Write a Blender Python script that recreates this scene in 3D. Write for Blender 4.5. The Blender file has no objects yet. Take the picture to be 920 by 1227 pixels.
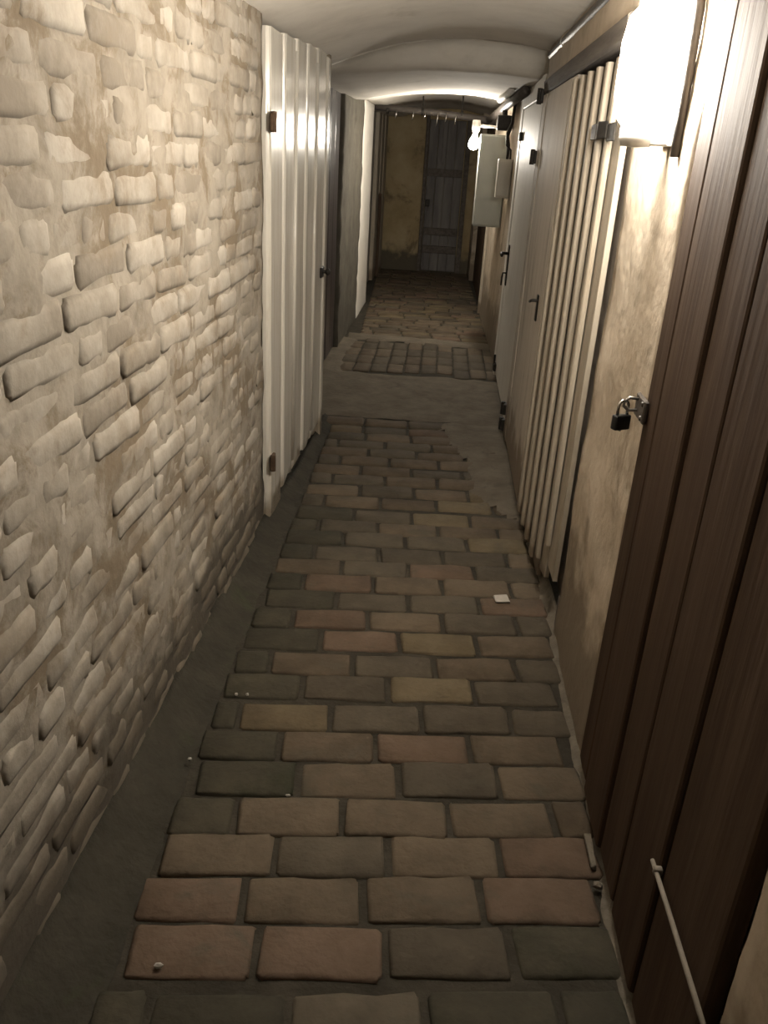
import bpy, bmesh, math, random
from mathutils import Vector, Matrix, noise

rnd = random.Random(7)
SC = bpy.context.scene
COL = SC.collection

# ------------------------------------------------------------------ camera
F_PX = 985.0                       # focal length in pixels of a 920 x 1227 frame
cam_d = bpy.data.cameras.new('camera')
cam = bpy.data.objects.new('camera', cam_d)
COL.objects.link(cam)
cam_d.sensor_fit = 'VERTICAL'
cam_d.sensor_height = 24.0
cam_d.lens = 24.0 * F_PX / 1227.0
cam_d.clip_start = 0.02
fwd = Vector((83.0, -428.5, F_PX)).normalized()            # corridor axis seen from the lens (right, down, forward)
dn = Vector((-137.0, 0.0, F_PX))
dn.y = -(fwd.x * dn.x + fwd.z * dn.z) / fwd.y
dn.normalize()                                             # plumb line seen from the lens
rx = dn.cross(fwd)
rows3 = (rx, fwd, -dn)
M = Matrix.Identity(4)
for i in range(3):
    M[i][0] = rows3[i][0]
    M[i][1] = -rows3[i][1]
    M[i][2] = -rows3[i][2]
M.translation = Vector((0, 0, 1.42))
cam.matrix_world = M
SC.camera = cam

# ------------------------------------------------------------------ world, exposure
w = bpy.data.worlds.new('cellar_dark')
SC.world = w
w.use_nodes = True
w.node_tree.nodes['Background'].inputs[0].default_value = (0.02, 0.018, 0.016, 1)
w.node_tree.nodes['Background'].inputs[1].default_value = 0.2
SC.view_settings.view_transform = 'Standard'
SC.view_settings.look = 'None'
SC.view_settings.gamma = 1.0
SC.view_settings.use_curve_mapping = False
SC.view_settings.exposure = 0.05
NEAR_LAMP_W = 250.0                # emission of the near lamp's glass
FAR_LAMP_W = 600.0                 # emission of the far bare bulb

# ------------------------------------------------------------------ materials
def mat(name, cols, scale=8.0, rough=0.85, bump=0.25, bscale=60.0, stretch=(1, 1, 1), spec=0.35, metal=0.0,
        dirt=None, dirt_scale=5.0, dirt_lo=0.55, dirt_hi=0.7, per_object=0.0, low=None, coat=0.0):
    m = bpy.data.materials.new(name)
    m.use_nodes = True
    nt = m.node_tree
    N, L = nt.nodes, nt.links
    b = N['Principled BSDF']
    b.inputs['Roughness'].default_value = rough
    b.inputs['Specular IOR Level'].default_value = spec
    b.inputs['Metallic'].default_value = metal
    b.inputs['Coat Weight'].default_value = coat
    b.inputs['Coat Roughness'].default_value = 0.2
    geo = N.new('ShaderNodeNewGeometry')
    mp = N.new('ShaderNodeMapping')
    mp.inputs['Scale'].default_value = stretch
    L.new(geo.outputs['Position'], mp.inputs['Vector'])
    vec = mp.outputs['Vector']
    n1 = N.new('ShaderNodeTexNoise')
    n1.inputs['Scale'].default_value = scale
    n1.inputs['Detail'].default_value = 6
    n1.inputs['Roughness'].default_value = 0.65
    L.new(vec, n1.inputs['Vector'])
    rp = N.new('ShaderNodeValToRGB')
    cr = rp.color_ramp
    k = len(cols)
    while len(cr.elements) < k:
        cr.elements.new(0.5)
    for i, c in enumerate(cols):
        cr.elements[i].position = 0.3 + 0.4 * i / max(1, k - 1)
        cr.elements[i].color = (*c, 1)
    src = n1.outputs['Fac']
    if per_object:
        oi = N.new('ShaderNodeObjectInfo')
        ad = N.new('ShaderNodeMath'); ad.operation = 'MULTIPLY_ADD'
        ad.inputs[1].default_value = per_object
        L.new(oi.outputs['Random'], ad.inputs[0])
        sb = N.new('ShaderNodeMath'); sb.operation = 'SUBTRACT'
        sb.inputs[1].default_value = per_object / 2
        L.new(n1.outputs['Fac'], sb.inputs[0])
        L.new(sb.outputs[0], ad.inputs[2])
        src = ad.outputs[0]
    L.new(src, rp.inputs['Fac'])
    col = rp.outputs['Color']
    def blend(col, fac, c):
        mx = N.new('ShaderNodeMix'); mx.data_type = 'RGBA'
        L.new(fac, mx.inputs['Factor'])
        L.new(col, mx.inputs['A'])
        mx.inputs['B'].default_value = (*c, 1)
        return mx.outputs['Result']
    if dirt:
        n2 = N.new('ShaderNodeTexNoise')
        n2.inputs['Scale'].default_value = dirt_scale
        n2.inputs['Detail'].default_value = 8
        n2.inputs['Roughness'].default_value = 0.7
        n2.inputs['Distortion'].default_value = 0.4
        mp2 = N.new('ShaderNodeMapping')
        mp2.inputs['Location'].default_value = (3.1, 7.7, 1.3)
        mp2.inputs['Scale'].default_value = stretch
        L.new(geo.outputs['Position'], mp2.inputs['Vector'])
        L.new(mp2.outputs['Vector'], n2.inputs['Vector'])
        mr = N.new('ShaderNodeMapRange')
        mr.interpolation_type = 'SMOOTHSTEP'
        mr.inputs['From Min'].default_value = dirt_lo
        mr.inputs['From Max'].default_value = dirt_hi
        L.new(n2.outputs['Fac'], mr.inputs['Value'])
        col = blend(col, mr.outputs['Result'], dirt)
    if low:                                    # paint coat's ragged lower edge, on near walls also painted-in dimness: (height, spread, colour)
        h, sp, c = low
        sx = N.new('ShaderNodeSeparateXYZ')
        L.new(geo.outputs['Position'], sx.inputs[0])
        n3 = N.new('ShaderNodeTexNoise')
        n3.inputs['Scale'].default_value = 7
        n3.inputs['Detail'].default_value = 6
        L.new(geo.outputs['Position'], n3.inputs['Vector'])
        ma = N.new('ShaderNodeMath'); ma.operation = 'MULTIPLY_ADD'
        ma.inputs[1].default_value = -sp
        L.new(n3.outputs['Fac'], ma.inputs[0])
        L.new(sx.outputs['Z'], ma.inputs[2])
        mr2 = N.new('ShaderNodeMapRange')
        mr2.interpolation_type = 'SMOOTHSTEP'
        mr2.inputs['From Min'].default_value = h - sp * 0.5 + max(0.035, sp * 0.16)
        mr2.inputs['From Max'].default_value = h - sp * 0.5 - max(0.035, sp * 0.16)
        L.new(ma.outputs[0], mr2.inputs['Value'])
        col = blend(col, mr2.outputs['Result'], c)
    L.new(col, b.inputs['Base Color'])
    if bump:
        nb = N.new('ShaderNodeTexNoise')
        nb.inputs['Scale'].default_value = bscale
        nb.inputs['Detail'].default_value = 5
        L.new(vec, nb.inputs['Vector'])
        bp = N.new('ShaderNodeBump')
        bp.inputs['Strength'].default_value = bump
        bp.inputs['Distance'].default_value = 0.01
        L.new(nb.outputs['Fac'], bp.inputs['Height'])
        L.new(bp.outputs['Normal'], b.inputs['Normal'])
    return m

def glow(name, col, strength):
    m = bpy.data.materials.new(name)
    m.use_nodes = True
    nt = m.node_tree
    nt.nodes.remove(nt.nodes['Principled BSDF'])
    e = nt.nodes.new('ShaderNodeEmission')
    e.inputs[0].default_value = (*col, 1)
    e.inputs[1].default_value = strength
    nt.links.new(e.outputs[0], nt.nodes['Material Output'].inputs[0])
    return m

DIRT = (0.16, 0.125, 0.085)
BARE = (0.085, 0.072, 0.055)
GRAIN = (9, 9, 0.7)
X = {}
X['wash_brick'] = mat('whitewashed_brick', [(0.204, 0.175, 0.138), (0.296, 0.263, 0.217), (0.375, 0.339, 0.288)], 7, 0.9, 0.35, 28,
                      dirt=(0.20, 0.16, 0.115), dirt_scale=5.0, dirt_lo=0.48, dirt_hi=0.72, per_object=0.34, low=(0.26, 0.5, (0.12, 0.10, 0.075)))  # foot: dirty brick, darkened further to paint in dim light low down
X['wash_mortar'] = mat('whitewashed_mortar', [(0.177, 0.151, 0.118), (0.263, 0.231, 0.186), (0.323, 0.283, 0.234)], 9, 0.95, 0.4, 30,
                       dirt=DIRT, dirt_scale=5.0, dirt_lo=0.46, dirt_hi=0.60, low=(0.26, 0.5, BARE))  # bare foot spread upwards, also painting the dimmer light there
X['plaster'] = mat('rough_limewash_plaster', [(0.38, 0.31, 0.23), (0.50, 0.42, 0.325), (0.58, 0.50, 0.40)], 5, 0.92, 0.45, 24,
                   dirt=(0.27, 0.215, 0.155), dirt_scale=4.0, dirt_lo=0.5, dirt_hi=0.72, low=(0.34, 0.7, (0.22, 0.178, 0.13)))  # foot: mottled stain, made darker to imitate weak light near the floor
X['ceiling'] = mat('ceiling_plaster', [(0.70, 0.655, 0.585), (0.78, 0.735, 0.665), (0.83, 0.785, 0.715)], 3.5, 0.9, 0.25, 14,
                   dirt=(0.48, 0.43, 0.355), dirt_scale=2.2, dirt_lo=0.56, dirt_hi=0.8)
X['cement'] = mat('grey_cement', [(0.089, 0.075, 0.055), (0.121, 0.102, 0.077), (0.156, 0.132, 0.102)], 7, 0.95, 0.5, 35,
                  dirt=(0.075, 0.065, 0.05), dirt_scale=3.5)
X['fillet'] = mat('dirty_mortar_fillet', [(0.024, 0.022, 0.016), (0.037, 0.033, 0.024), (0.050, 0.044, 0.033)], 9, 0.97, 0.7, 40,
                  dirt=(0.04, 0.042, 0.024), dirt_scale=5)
X['edge_mortar'] = mat('pale_edge_mortar', [(0.10, 0.086, 0.068), (0.14, 0.12, 0.094), (0.18, 0.156, 0.124)], 12, 0.95, 0.6, 45,
                       dirt=(0.09, 0.08, 0.06), dirt_scale=7)
X['bed'] = mat('floor_joint_dirt', [(0.026, 0.022, 0.016), (0.037, 0.032, 0.023), (0.054, 0.046, 0.035)], 8, 1.0, 0.6, 60)
def paver(name, a, b, c, dirt=(0.075, 0.065, 0.048)):
    return mat(name, [a, b, c], 9, 0.85, 0.4, 55, dirt=dirt, dirt_scale=6, dirt_lo=0.50, dirt_hi=0.75, per_object=0.3, spec=0.25)
X['brick_buff'] = paver('buff_brick', (0.068, 0.051, 0.034), (0.095, 0.073, 0.050), (0.121, 0.093, 0.064))
X['brick_red'] = paver('pinkish_brick', (0.079, 0.054, 0.037), (0.106, 0.073, 0.050), (0.130, 0.090, 0.064))
X['brick_grey'] = paver('greyed_brick', (0.054, 0.044, 0.031), (0.073, 0.060, 0.043), (0.093, 0.077, 0.055))
X['brick_yellow'] = paver('yellow_brick', (0.082, 0.062, 0.038), (0.109, 0.085, 0.051), (0.133, 0.105, 0.066))
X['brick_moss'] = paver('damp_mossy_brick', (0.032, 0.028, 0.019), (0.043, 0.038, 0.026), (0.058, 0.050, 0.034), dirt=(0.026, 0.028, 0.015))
X['white_paint'] = mat('white_gloss_paint', [(0.50, 0.465, 0.40), (0.60, 0.565, 0.50), (0.65, 0.615, 0.55)], 3, 0.19, 0.10, 14, GRAIN, spec=0.5,
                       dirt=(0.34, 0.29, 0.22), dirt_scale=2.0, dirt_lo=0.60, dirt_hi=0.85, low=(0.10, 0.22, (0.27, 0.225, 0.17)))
X['door_white'] = mat('pale_grey_paint', [(0.726, 0.693, 0.627), (0.803, 0.770, 0.704), (0.847, 0.814, 0.748)], 2, 0.55, 0.1, 20, GRAIN, spec=0.4,
                      dirt=(0.40, 0.36, 0.29), dirt_scale=1.2, dirt_lo=0.6, dirt_hi=0.9)
X['brown_wood'] = mat('old_brown_board', [(0.047, 0.029, 0.019), (0.064, 0.041, 0.027), (0.085, 0.057, 0.039)], 1.6, 0.8, 0.14, 6, GRAIN, spec=0.12,
                      dirt=(0.11, 0.08, 0.058), dirt_scale=1.0, dirt_lo=0.6, dirt_hi=0.85)
X['dark_wood'] = mat('dark_gloss_board', [(0.035, 0.028, 0.026), (0.055, 0.046, 0.044), (0.075, 0.063, 0.06)], 2.0, 0.28, 0.2, 9, GRAIN, spec=0.5)
X['grey_wood'] = mat('blue_grey_board', [(0.110, 0.102, 0.097), (0.154, 0.143, 0.135), (0.204, 0.189, 0.174)], 2.0, 0.75, 0.4, 9, (5, 5, 0.8),
                     dirt=(0.07, 0.06, 0.055), dirt_scale=1.5, dirt_lo=0.55, dirt_hi=0.7)
X['cream_wood'] = mat('cream_painted_board', [(0.271, 0.230, 0.174), (0.336, 0.289, 0.225), (0.385, 0.335, 0.266)], 2.0, 0.6, 0.3, 9, GRAIN,
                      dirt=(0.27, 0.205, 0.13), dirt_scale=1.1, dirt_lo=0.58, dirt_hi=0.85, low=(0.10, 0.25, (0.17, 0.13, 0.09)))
X['panel'] = mat('worn_beige_panel', [(0.52, 0.465, 0.40), (0.60, 0.54, 0.47), (0.65, 0.59, 0.52)], 3, 0.65, 0.25, 9, (4, 4, 0.7),
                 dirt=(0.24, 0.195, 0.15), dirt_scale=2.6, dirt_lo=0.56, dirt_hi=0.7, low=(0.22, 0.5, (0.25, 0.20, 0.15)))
X['old_timber'] = mat('dark_timber', [(0.07, 0.058, 0.048), (0.11, 0.094, 0.08), (0.15, 0.13, 0.11)], 3, 0.8, 0.4, 20, (9, 0.8, 9))
X['iron'] = mat('black_iron', [(0.018, 0.016, 0.014), (0.03, 0.026, 0.022), (0.045, 0.038, 0.03)], 30, 0.55, 0.3, 90, metal=0.4)
X['rust'] = mat('rusty_iron', [(0.05, 0.03, 0.018), (0.08, 0.048, 0.028), (0.11, 0.07, 0.045)], 30, 0.75, 0.4, 90, metal=0.3)
X['zinc'] = mat('dull_zinc', [(0.32, 0.30, 0.27), (0.40, 0.38, 0.35), (0.5, 0.48, 0.45)], 25, 0.4, 0.1, 90, metal=0.9)
X['chrome'] = mat('bright_steel', [(0.6, 0.58, 0.55), (0.7, 0.68, 0.65), (0.8, 0.78, 0.75)], 20, 0.2, 0.0, metal=1.0)
X['padlock'] = mat('black_padlock_case', [(0.012, 0.012, 0.013), (0.018, 0.018, 0.019), (0.024, 0.024, 0.025)], 20, 0.45, 0.05, 90)
X['pipe'] = mat('painted_grey_pipe', [(0.06, 0.05, 0.043), (0.085, 0.073, 0.063), (0.11, 0.095, 0.083)], 12, 0.5, 0.2, 60)
X['lagging'] = mat('pale_pipe_lagging', [(0.58, 0.55, 0.5), (0.66, 0.63, 0.58), (0.72, 0.69, 0.64)], 12, 0.6, 0.3, 60)
X['box_paint'] = mat('grey_green_enamel', [(0.36, 0.37, 0.33), (0.41, 0.42, 0.375), (0.45, 0.46, 0.41)], 3, 0.45, 0.06, 60)
X['box_cream'] = mat('cream_enamel', [(0.50, 0.47, 0.40), (0.55, 0.52, 0.445), (0.6, 0.565, 0.49)], 3, 0.45, 0.06, 60)
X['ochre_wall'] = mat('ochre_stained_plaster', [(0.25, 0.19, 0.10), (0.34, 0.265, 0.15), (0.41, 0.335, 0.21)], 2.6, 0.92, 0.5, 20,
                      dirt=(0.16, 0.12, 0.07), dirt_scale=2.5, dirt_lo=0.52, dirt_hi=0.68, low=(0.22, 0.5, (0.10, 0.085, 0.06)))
X['pier'] = mat('dull_grey_rough_render', [(0.06, 0.054, 0.042), (0.085, 0.076, 0.06), (0.115, 0.103, 0.082)], 5, 0.95, 0.6, 22,
                dirt=(0.05, 0.044, 0.034), dirt_scale=3.5)
X['stick'] = mat('pale_stick_wood', [(0.135, 0.114, 0.088), (0.172, 0.146, 0.114), (0.198, 0.172, 0.140)], 12, 0.8, 0.2, 60)
X['chip'] = mat('pale_plaster_chip', [(0.350, 0.322, 0.280), (0.420, 0.392, 0.350), (0.476, 0.448, 0.406)], 25, 0.9, 0.2, 90)
X['porcelain'] = mat('white_porcelain', [(0.62, 0.6, 0.56), (0.68, 0.66, 0.62), (0.72, 0.70, 0.66)], 8, 0.25, 0.0)
X['lamp_near'] = glow('lit_lamp_glass', (1.0, 0.93, 0.82), NEAR_LAMP_W)
X['lamp_far'] = glow('lit_bulb_glass', (1.0, 0.92, 0.80), FAR_LAMP_W)

# ------------------------------------------------------------------ mesh helpers
def obj(name, bm, m, parent=None, smooth=False, loc=None):
    me = bpy.data.meshes.new(name)
    bmesh.ops.recalc_face_normals(bm, faces=bm.faces[:])
    bm.to_mesh(me)
    bm.free()
    if smooth:
        me.polygons.foreach_set('use_smooth', [True] * len(me.polygons))
    ms = m if isinstance(m, (list, tuple)) else [m]
    for q in ms:
        me.materials.append(q)
    o = bpy.data.objects.new(name, me)
    COL.objects.link(o)
    if parent:
        o.parent = parent
    if loc:
        o.location = loc
    return o

def empty(name, loc=(0, 0, 0)):
    o = bpy.data.objects.new(name, None)
    o.empty_display_size = 0.05
    COL.objects.link(o)
    o.location = loc
    return o

def tag(o, label=None, cat=None, group=None, kind=None):
    for k, v in (('label', label), ('category', cat), ('group', group), ('kind', kind)):
        if v:
            o[k] = v
    return o

def box(x0, x1, y0, y1, z0, z1, bev=0.0, seg=1, jit=0.0, bm=None):
    own = bm is None
    b2 = bmesh.new()
    r = bmesh.ops.create_cube(b2, size=1.0)
    for v in r['verts']:
        v.co = Vector(((x0 + x1) / 2 + v.co.x * (x1 - x0), (y0 + y1) / 2 + v.co.y * (y1 - y0), (z0 + z1) / 2 + v.co.z * (z1 - z0)))
        if jit:
            v.co += Vector((rnd.uniform(-jit, jit), rnd.uniform(-jit, jit), rnd.uniform(-jit, jit)))
    if bev:
        bmesh.ops.bevel(b2, geom=b2.edges[:], offset=bev, segments=seg, affect='EDGES', profile=0.6)
    if own:
        return b2
    return merge(bm, b2)

def merge(bm, b2):
    me = bpy.data.meshes.new('tmp')
    b2.to_mesh(me)
    b2.free()
    bm.from_mesh(me)
    bpy.data.meshes.remove(me)
    return bm

def tube(pts, r, n=10, bm=None, caps=True):
    bm = bm or bmesh.new()
    pts = [Vector(p) for p in pts]
    rings = []
    up = None
    for i, p in enumerate(pts):
        a = pts[max(0, i - 1)]
        c = pts[min(len(pts) - 1, i + 1)]
        t = (c - a).normalized()
        if up is None:
            up = Vector((0, 0, 1)) if abs(t.z) < 0.9 else Vector((1, 0, 0))
        s = t.cross(up).normalized()
        u = s.cross(t).normalized()
        up = u
        rr = r[i] if isinstance(r, (list, tuple)) else r
        rings.append([bm.verts.new(p + (s * math.cos(2 * math.pi * k / n) + u * math.sin(2 * math.pi * k / n)) * rr) for k in range(n)])
    for a, c in zip(rings, rings[1:]):
        for k in range(n):
            bm.faces.new((a[k], a[(k + 1) % n], c[(k + 1) % n], c[k]))
    if caps:
        bm.faces.new(rings[0][::-1])
        bm.faces.new(rings[-1])
    return bm

def lathe(prof, origin, axis='z', n=20, bm=None):
    """prof: list of (radius, height along axis); radius 0 closes."""
    bm = bm or bmesh.new()
    o = Vector(origin)
    def P(r, h, a):
        c, s = r * math.cos(a), r * math.sin(a)
        return o + {'z': Vector((c, s, h)), 'x': Vector((h, c, s)), '-x': Vector((-h, c, s)), 'y': Vector((c, h, s)), '-z': Vector((c, s, -h))}[axis]
    prev = None
    for r, h in prof:
        ring = [bm.verts.new(P(0, h, 0))] if r == 0 else [bm.verts.new(P(r, h, 2 * math.pi * k / n)) for k in range(n)]
        if prev:
            for k in range(n):
                a = prev[k % len(prev)], prev[(k + 1) % len(prev)], ring[(k + 1) % len(ring)], ring[k % len(ring)]
                u = []
                for v in a:
                    if v not in u:
                        u.append(v)
                if len(u) > 2:
                    bm.faces.new(u)
        prev = ring
    return bm

def wall_mesh(prof, z0, z1, dz, dy, amp, back, fr=6.0):
    """a wall swept along a plan polyline of (y, x) points, knobbly on its face; back = x of its hidden side."""
    pl = []
    for (y0, x0), (y1, x1) in zip(prof, prof[1:]):
        n = max(1, int(math.hypot(y1 - y0, x1 - x0) / dy))
        for k in range(n):
            t = k / n
            pl.append((y0 + (y1 - y0) * t, x0 + (x1 - x0) * t))
    pl.append(prof[-1])
    nz = int((z1 - z0) / dz)
    bm = bmesh.new()
    g = []
    for (y, x) in pl:
        row = []
        for k in range(nz + 1):
            z = z0 + (z1 - z0) * k / nz
            d = noise.noise(Vector((x * 3, y * fr, z * fr))) * amp + noise.noise(Vector((x, y * fr * 3, z * fr * 3 + 9))) * amp * 0.5
            row.append(bm.verts.new((x + d, y, z)))
        g.append(row)
    for a, b in zip(g, g[1:]):
        for k in range(nz):
            bm.faces.new((a[k], b[k], b[k + 1], a[k + 1]))
    bk = [[bm.verts.new((back, y, z)) for z in (z0, z1)] for y in (pl[0][0], pl[-1][0])]
    bm.faces.new((bk[0][0], bk[0][1], bk[1][1], bk[1][0]))
    bm.faces.new([bk[0][0]] + g[0] + [bk[0][1]])
    bm.faces.new([bk[1][0]] + g[-1] + [bk[1][1]])
    bm.faces.new([bk[0][1]] + [r[-1] for r in g] + [bk[1][1]])
    bm.faces.new([bk[0][0]] + [r[0] for r in g] + [bk[1][0]])
    return bm

def brick_mesh(name, lx, ly, h, rnd_edge, jit, seed, drop=0.75):
    """one worn brick: its face looks to +Z at z = 0, body below it; rounded arrises, uneven face."""
    rr = random.Random(seed)
    bm = bmesh.new()
    xs = [-lx / 2, -lx / 2 + rnd_edge, -lx * 0.12, lx * 0.15, lx / 2 - rnd_edge, lx / 2]
    ys = [-ly / 2, -ly / 2 + rnd_edge, ly / 2 - rnd_edge, ly / 2]
    g = []
    for i, x in enumerate(xs):
        row = []
        for j, y in enumerate(ys):
            edge = i in (0, len(xs) - 1) or j in (0, len(ys) - 1)
            corner = i in (0, len(xs) - 1) and j in (0, len(ys) - 1)
            z = -rnd_edge * drop if edge else 0
            px, py = x, y
            if corner:
                px *= 1 - rr.uniform(0.2, 0.9) * rnd_edge / lx * 2
                py *= 1 - rr.uniform(0.2, 0.9) * rnd_edge / ly * 2
            row.append(bm.verts.new((px + rr.uniform(-jit, jit), py + rr.uniform(-jit, jit), z + rr.uniform(-jit, jit) * 0.8)))
        g.append(row)
    nx, ny = len(xs), len(ys)
    for i in range(nx - 1):
        for j in range(ny - 1):
            bm.faces.new((g[i][j], g[i + 1][j], g[i + 1][j + 1], g[i][j + 1]))
    rim = [g[i][0] for i in range(nx)] + [g[nx - 1][j] for j in range(1, ny)] + [g[i][ny - 1] for i in range(nx - 2, -1, -1)] + [g[0][j] for j in range(ny - 2, 0, -1)]
    low = [bm.verts.new((v.co.x, v.co.y, -h)) for v in rim]
    for k in range(len(rim)):
        q = (k + 1) % len(rim)
        bm.faces.new((rim[k], low[k], low[q], rim[q]))
    bmesh.ops.recalc_face_normals(bm, faces=bm.faces[:])
    me = bpy.data.meshes.new(name)
    bm.to_mesh(me)
    bm.free()
    me.polygons.foreach_set('use_smooth', [True] * len(me.polygons))
    return me

def link_mesh(name, me, parent, m=None):
    o = bpy.data.objects.new(name, me)
    COL.objects.link(o)
    o.parent = parent
    if m is not None:
        if not me.materials:
            me.materials.append(m)
        if me.materials[0] is not m:
            o.material_slots[0].link = 'OBJECT'
            o.material_slots[0].material = m
    return o

# ------------------------------------------------------------------ ceiling: shallow barrel vaults of three heights
def sm(a, b, t):
    t = min(1, max(0, (t - a) / (b - a)))
    return t * t * (3 - 2 * t)
Z1, Z2, ZR, Z3 = (1.79, 1.90, 0.085), (1.765, 1.80, 0.035), (1.765, 1.79, 0.06), (1.81, 1.84, 0.10)
def ceil_z(x, y):
    t = min(1.12, max(-0.25, (x + 0.65) / 1.10))
    def v(q):
        return q[0] * (1 - t) + q[1] * t + 4 * q[2] * t * (1 - t) if -0.02 <= t <= 1.02 else q[0] * (1 - t) + q[1] * t
    a, b, r, c = v(Z1), v(Z2), v(ZR), v(Z3)
    z = a + (b - a) * sm(4.62, 4.90, y)
    z += (r - b) * min(1, max(0, (y - 4.95) / 2.0))
    z += (c - r) * sm(7.0, 7.15, y)
    return z
bm = bmesh.new()
ys = [-1.5 + 0.1 * i for i in range(128)]
ys = sorted(set([round(v, 3) for v in ys] + [4.45 + 0.03 * i for i in range(18)] + [6.65 + 0.03 * i for i in range(20)]))
xs = [-1.05 + 0.04 * i for i in range(42)]
g = [[bm.verts.new((x, y, ceil_z(x, y) + 0.006 * noise.noise(Vector((x * 3, y * 3, 2))) + 0.002 * noise.noise(Vector((x * 11, y * 11, 5))))) for x in xs] for y in ys]
for a, b in zip(g, g[1:]):
    for k in range(len(xs) - 1):
        bm.faces.new((a[k], a[k + 1], b[k + 1], b[k]))
top = [bm.verts.new((x, y, 2.25)) for x, y in ((xs[0], ys[0]), (xs[-1], ys[0]), (xs[-1], ys[-1]), (xs[0], ys[-1]))]
bm.faces.new(top)
bm.faces.new([top[0], top[1]] + g[0][::-1])
bm.faces.new([top[3], top[2]] + g[-1][::-1])
bm.faces.new([top[0], top[3]] + [r[0] for r in g][::-1])
bm.faces.new([top[1], top[2]] + [r[-1] for r in g][::-1])
ceiling = tag(obj('ceiling', bm, X['ceiling'], smooth=True), 'pale plastered low vaulted ceiling over the cellar passage', 'ceiling', kind='structure')

# ------------------------------------------------------------------ walls
PL = [(-1.5, -0.640), (2.975, -0.640), (2.98, -0.70), (4.235, -0.70), (4.24, -0.605), (4.31, -0.605), (4.315, -0.86), (6.30, -0.86)]
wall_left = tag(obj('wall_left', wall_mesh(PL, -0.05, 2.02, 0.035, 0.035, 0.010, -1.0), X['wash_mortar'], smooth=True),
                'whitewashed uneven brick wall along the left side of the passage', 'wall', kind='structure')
pier = tag(obj('wall_left_pier', wall_mesh([(6.30, -0.83), (6.31, -0.775), (7.6, -0.77)], -0.05, 2.02, 0.05, 0.05, 0.010, -1.0), X['pier'], smooth=True),
           'dull grey rough rendered pier beyond the dark door on the left', 'wall', kind='structure')
jamb = tag(obj('trim_1', wall_mesh([(7.602, -0.768), (8.55, -0.770), (8.56, -0.86)], -0.05, 1.80, 0.05, 0.05, 0.002, -1.0), X['door_white'], smooth=True),
           'pale lit jamb strip standing before the far left doorway', 'door jamb', kind='structure')
wfl = tag(obj('wall_left_rear', wall_mesh([(8.56, -0.95), (11.3, -0.99)], -0.05, 2.02, 0.08, 0.08, 0.008, -1.05), X['pier'], smooth=True),
          'dark grey wall behind the plank door far down on the left', 'wall', kind='structure')
PR = [(-1.5, 0.468), (0.79, 0.462), (0.795, 0.515), (1.73, 0.515), (1.735, 0.458), (2.36, 0.458), (2.365, 0.51), (5.97, 0.505)]
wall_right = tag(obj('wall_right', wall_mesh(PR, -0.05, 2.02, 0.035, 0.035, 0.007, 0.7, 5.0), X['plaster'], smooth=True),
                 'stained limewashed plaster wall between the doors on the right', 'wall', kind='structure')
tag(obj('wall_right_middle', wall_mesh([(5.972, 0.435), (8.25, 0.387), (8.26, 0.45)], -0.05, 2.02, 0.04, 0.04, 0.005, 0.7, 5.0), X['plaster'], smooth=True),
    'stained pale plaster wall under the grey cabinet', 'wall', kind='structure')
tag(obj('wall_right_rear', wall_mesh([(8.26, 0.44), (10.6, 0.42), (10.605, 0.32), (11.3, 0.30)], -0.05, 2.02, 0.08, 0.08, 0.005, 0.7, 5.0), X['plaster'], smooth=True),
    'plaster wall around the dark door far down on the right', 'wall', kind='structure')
bm = box(-1.1, 0.75, 11.2, 11.35, -0.05, 2.05)
wall_far = tag(obj('wall_far', bm, X['ochre_wall']), 'ochre stained plaster wall closing the end of the passage', 'wall', kind='structure')
bm = box(-1.1, 0.75, -1.65, -1.5, -0.05, 2.05)
wall_back = tag(obj('wall_back', bm, X['plaster']), 'plain plastered wall behind the viewer', 'wall', kind='structure')

# bricks of the left wall, laid in courses, nearest 300 as parts, the rest joined
WB = [brick_mesh('wall_stretcher', 0.236, 0.061, 0.03, 0.014, 0.0022, 40 + i, 0.36) for i in range(5)] + \
     [brick_mesh('wall_header', 0.112, 0.061, 0.03, 0.014, 0.0022, 50 + i, 0.36) for i in range(4)]
Rw = Matrix(((0, 0, 1, 0), (1, 0, 0, 0), (0, 1, 0, 0), (0, 0, 0, 1)))       # brick x -> along Y, y -> up, face -> +X
cnt = 0
spots = []
course = 0
z = 0.045
while z < 1.80:
    y = 0.66 + (course % 2) * 0.06 - rnd.uniform(0, 0.05)
    i = course
    while y < 2.93:
        head = rnd.random() < (0.45 if course % 3 == 0 else 0.16)
        ln = 0.108 if head else 0.232
        y2 = y + ln
        if y2 > 2.965:
            if 2.965 - y < 0.10:
                break
            head, ln = True, 0.108
            y2 = y + ln
        spots.append((y + ln / 2, z + 0.012 * math.sin(y * 1.7 + course * 0.05), head))
        y = y2 + 0.012
    z += 0.0675
    course += 1
spots.sort(key=lambda s: s[0])
rest = bmesh.new()
for k, (y, z, head) in enumerate(spots):
    me = WB[5 + rnd.randrange(4)] if head else WB[rnd.randrange(5)]
    d = noise.noise(Vector((-0.64 * 3, y * 6.0, z * 6.0))) * 0.010 + noise.noise(Vector((0.3, y * 2.2, z * 2.2))) * 0.004
    mw = Matrix.Translation((-0.6376 + d + rnd.uniform(-0.0018, 0.002), y, z)) @ Matrix.Rotation(rnd.uniform(-0.03, 0.03), 4, 'X') @ \
        Matrix.Rotation(rnd.uniform(-0.016, 0.016), 4, 'Z') @ Matrix.Rotation(rnd.uniform(-0.035, 0.035), 4, 'Y') @ Rw
    if k < 296:
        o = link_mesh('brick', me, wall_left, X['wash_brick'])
        o.matrix_world = mw
    else:
        b2 = bmesh.new()
        b2.from_mesh(me)
        b2.transform(mw)
        merge(rest, b2)
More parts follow.
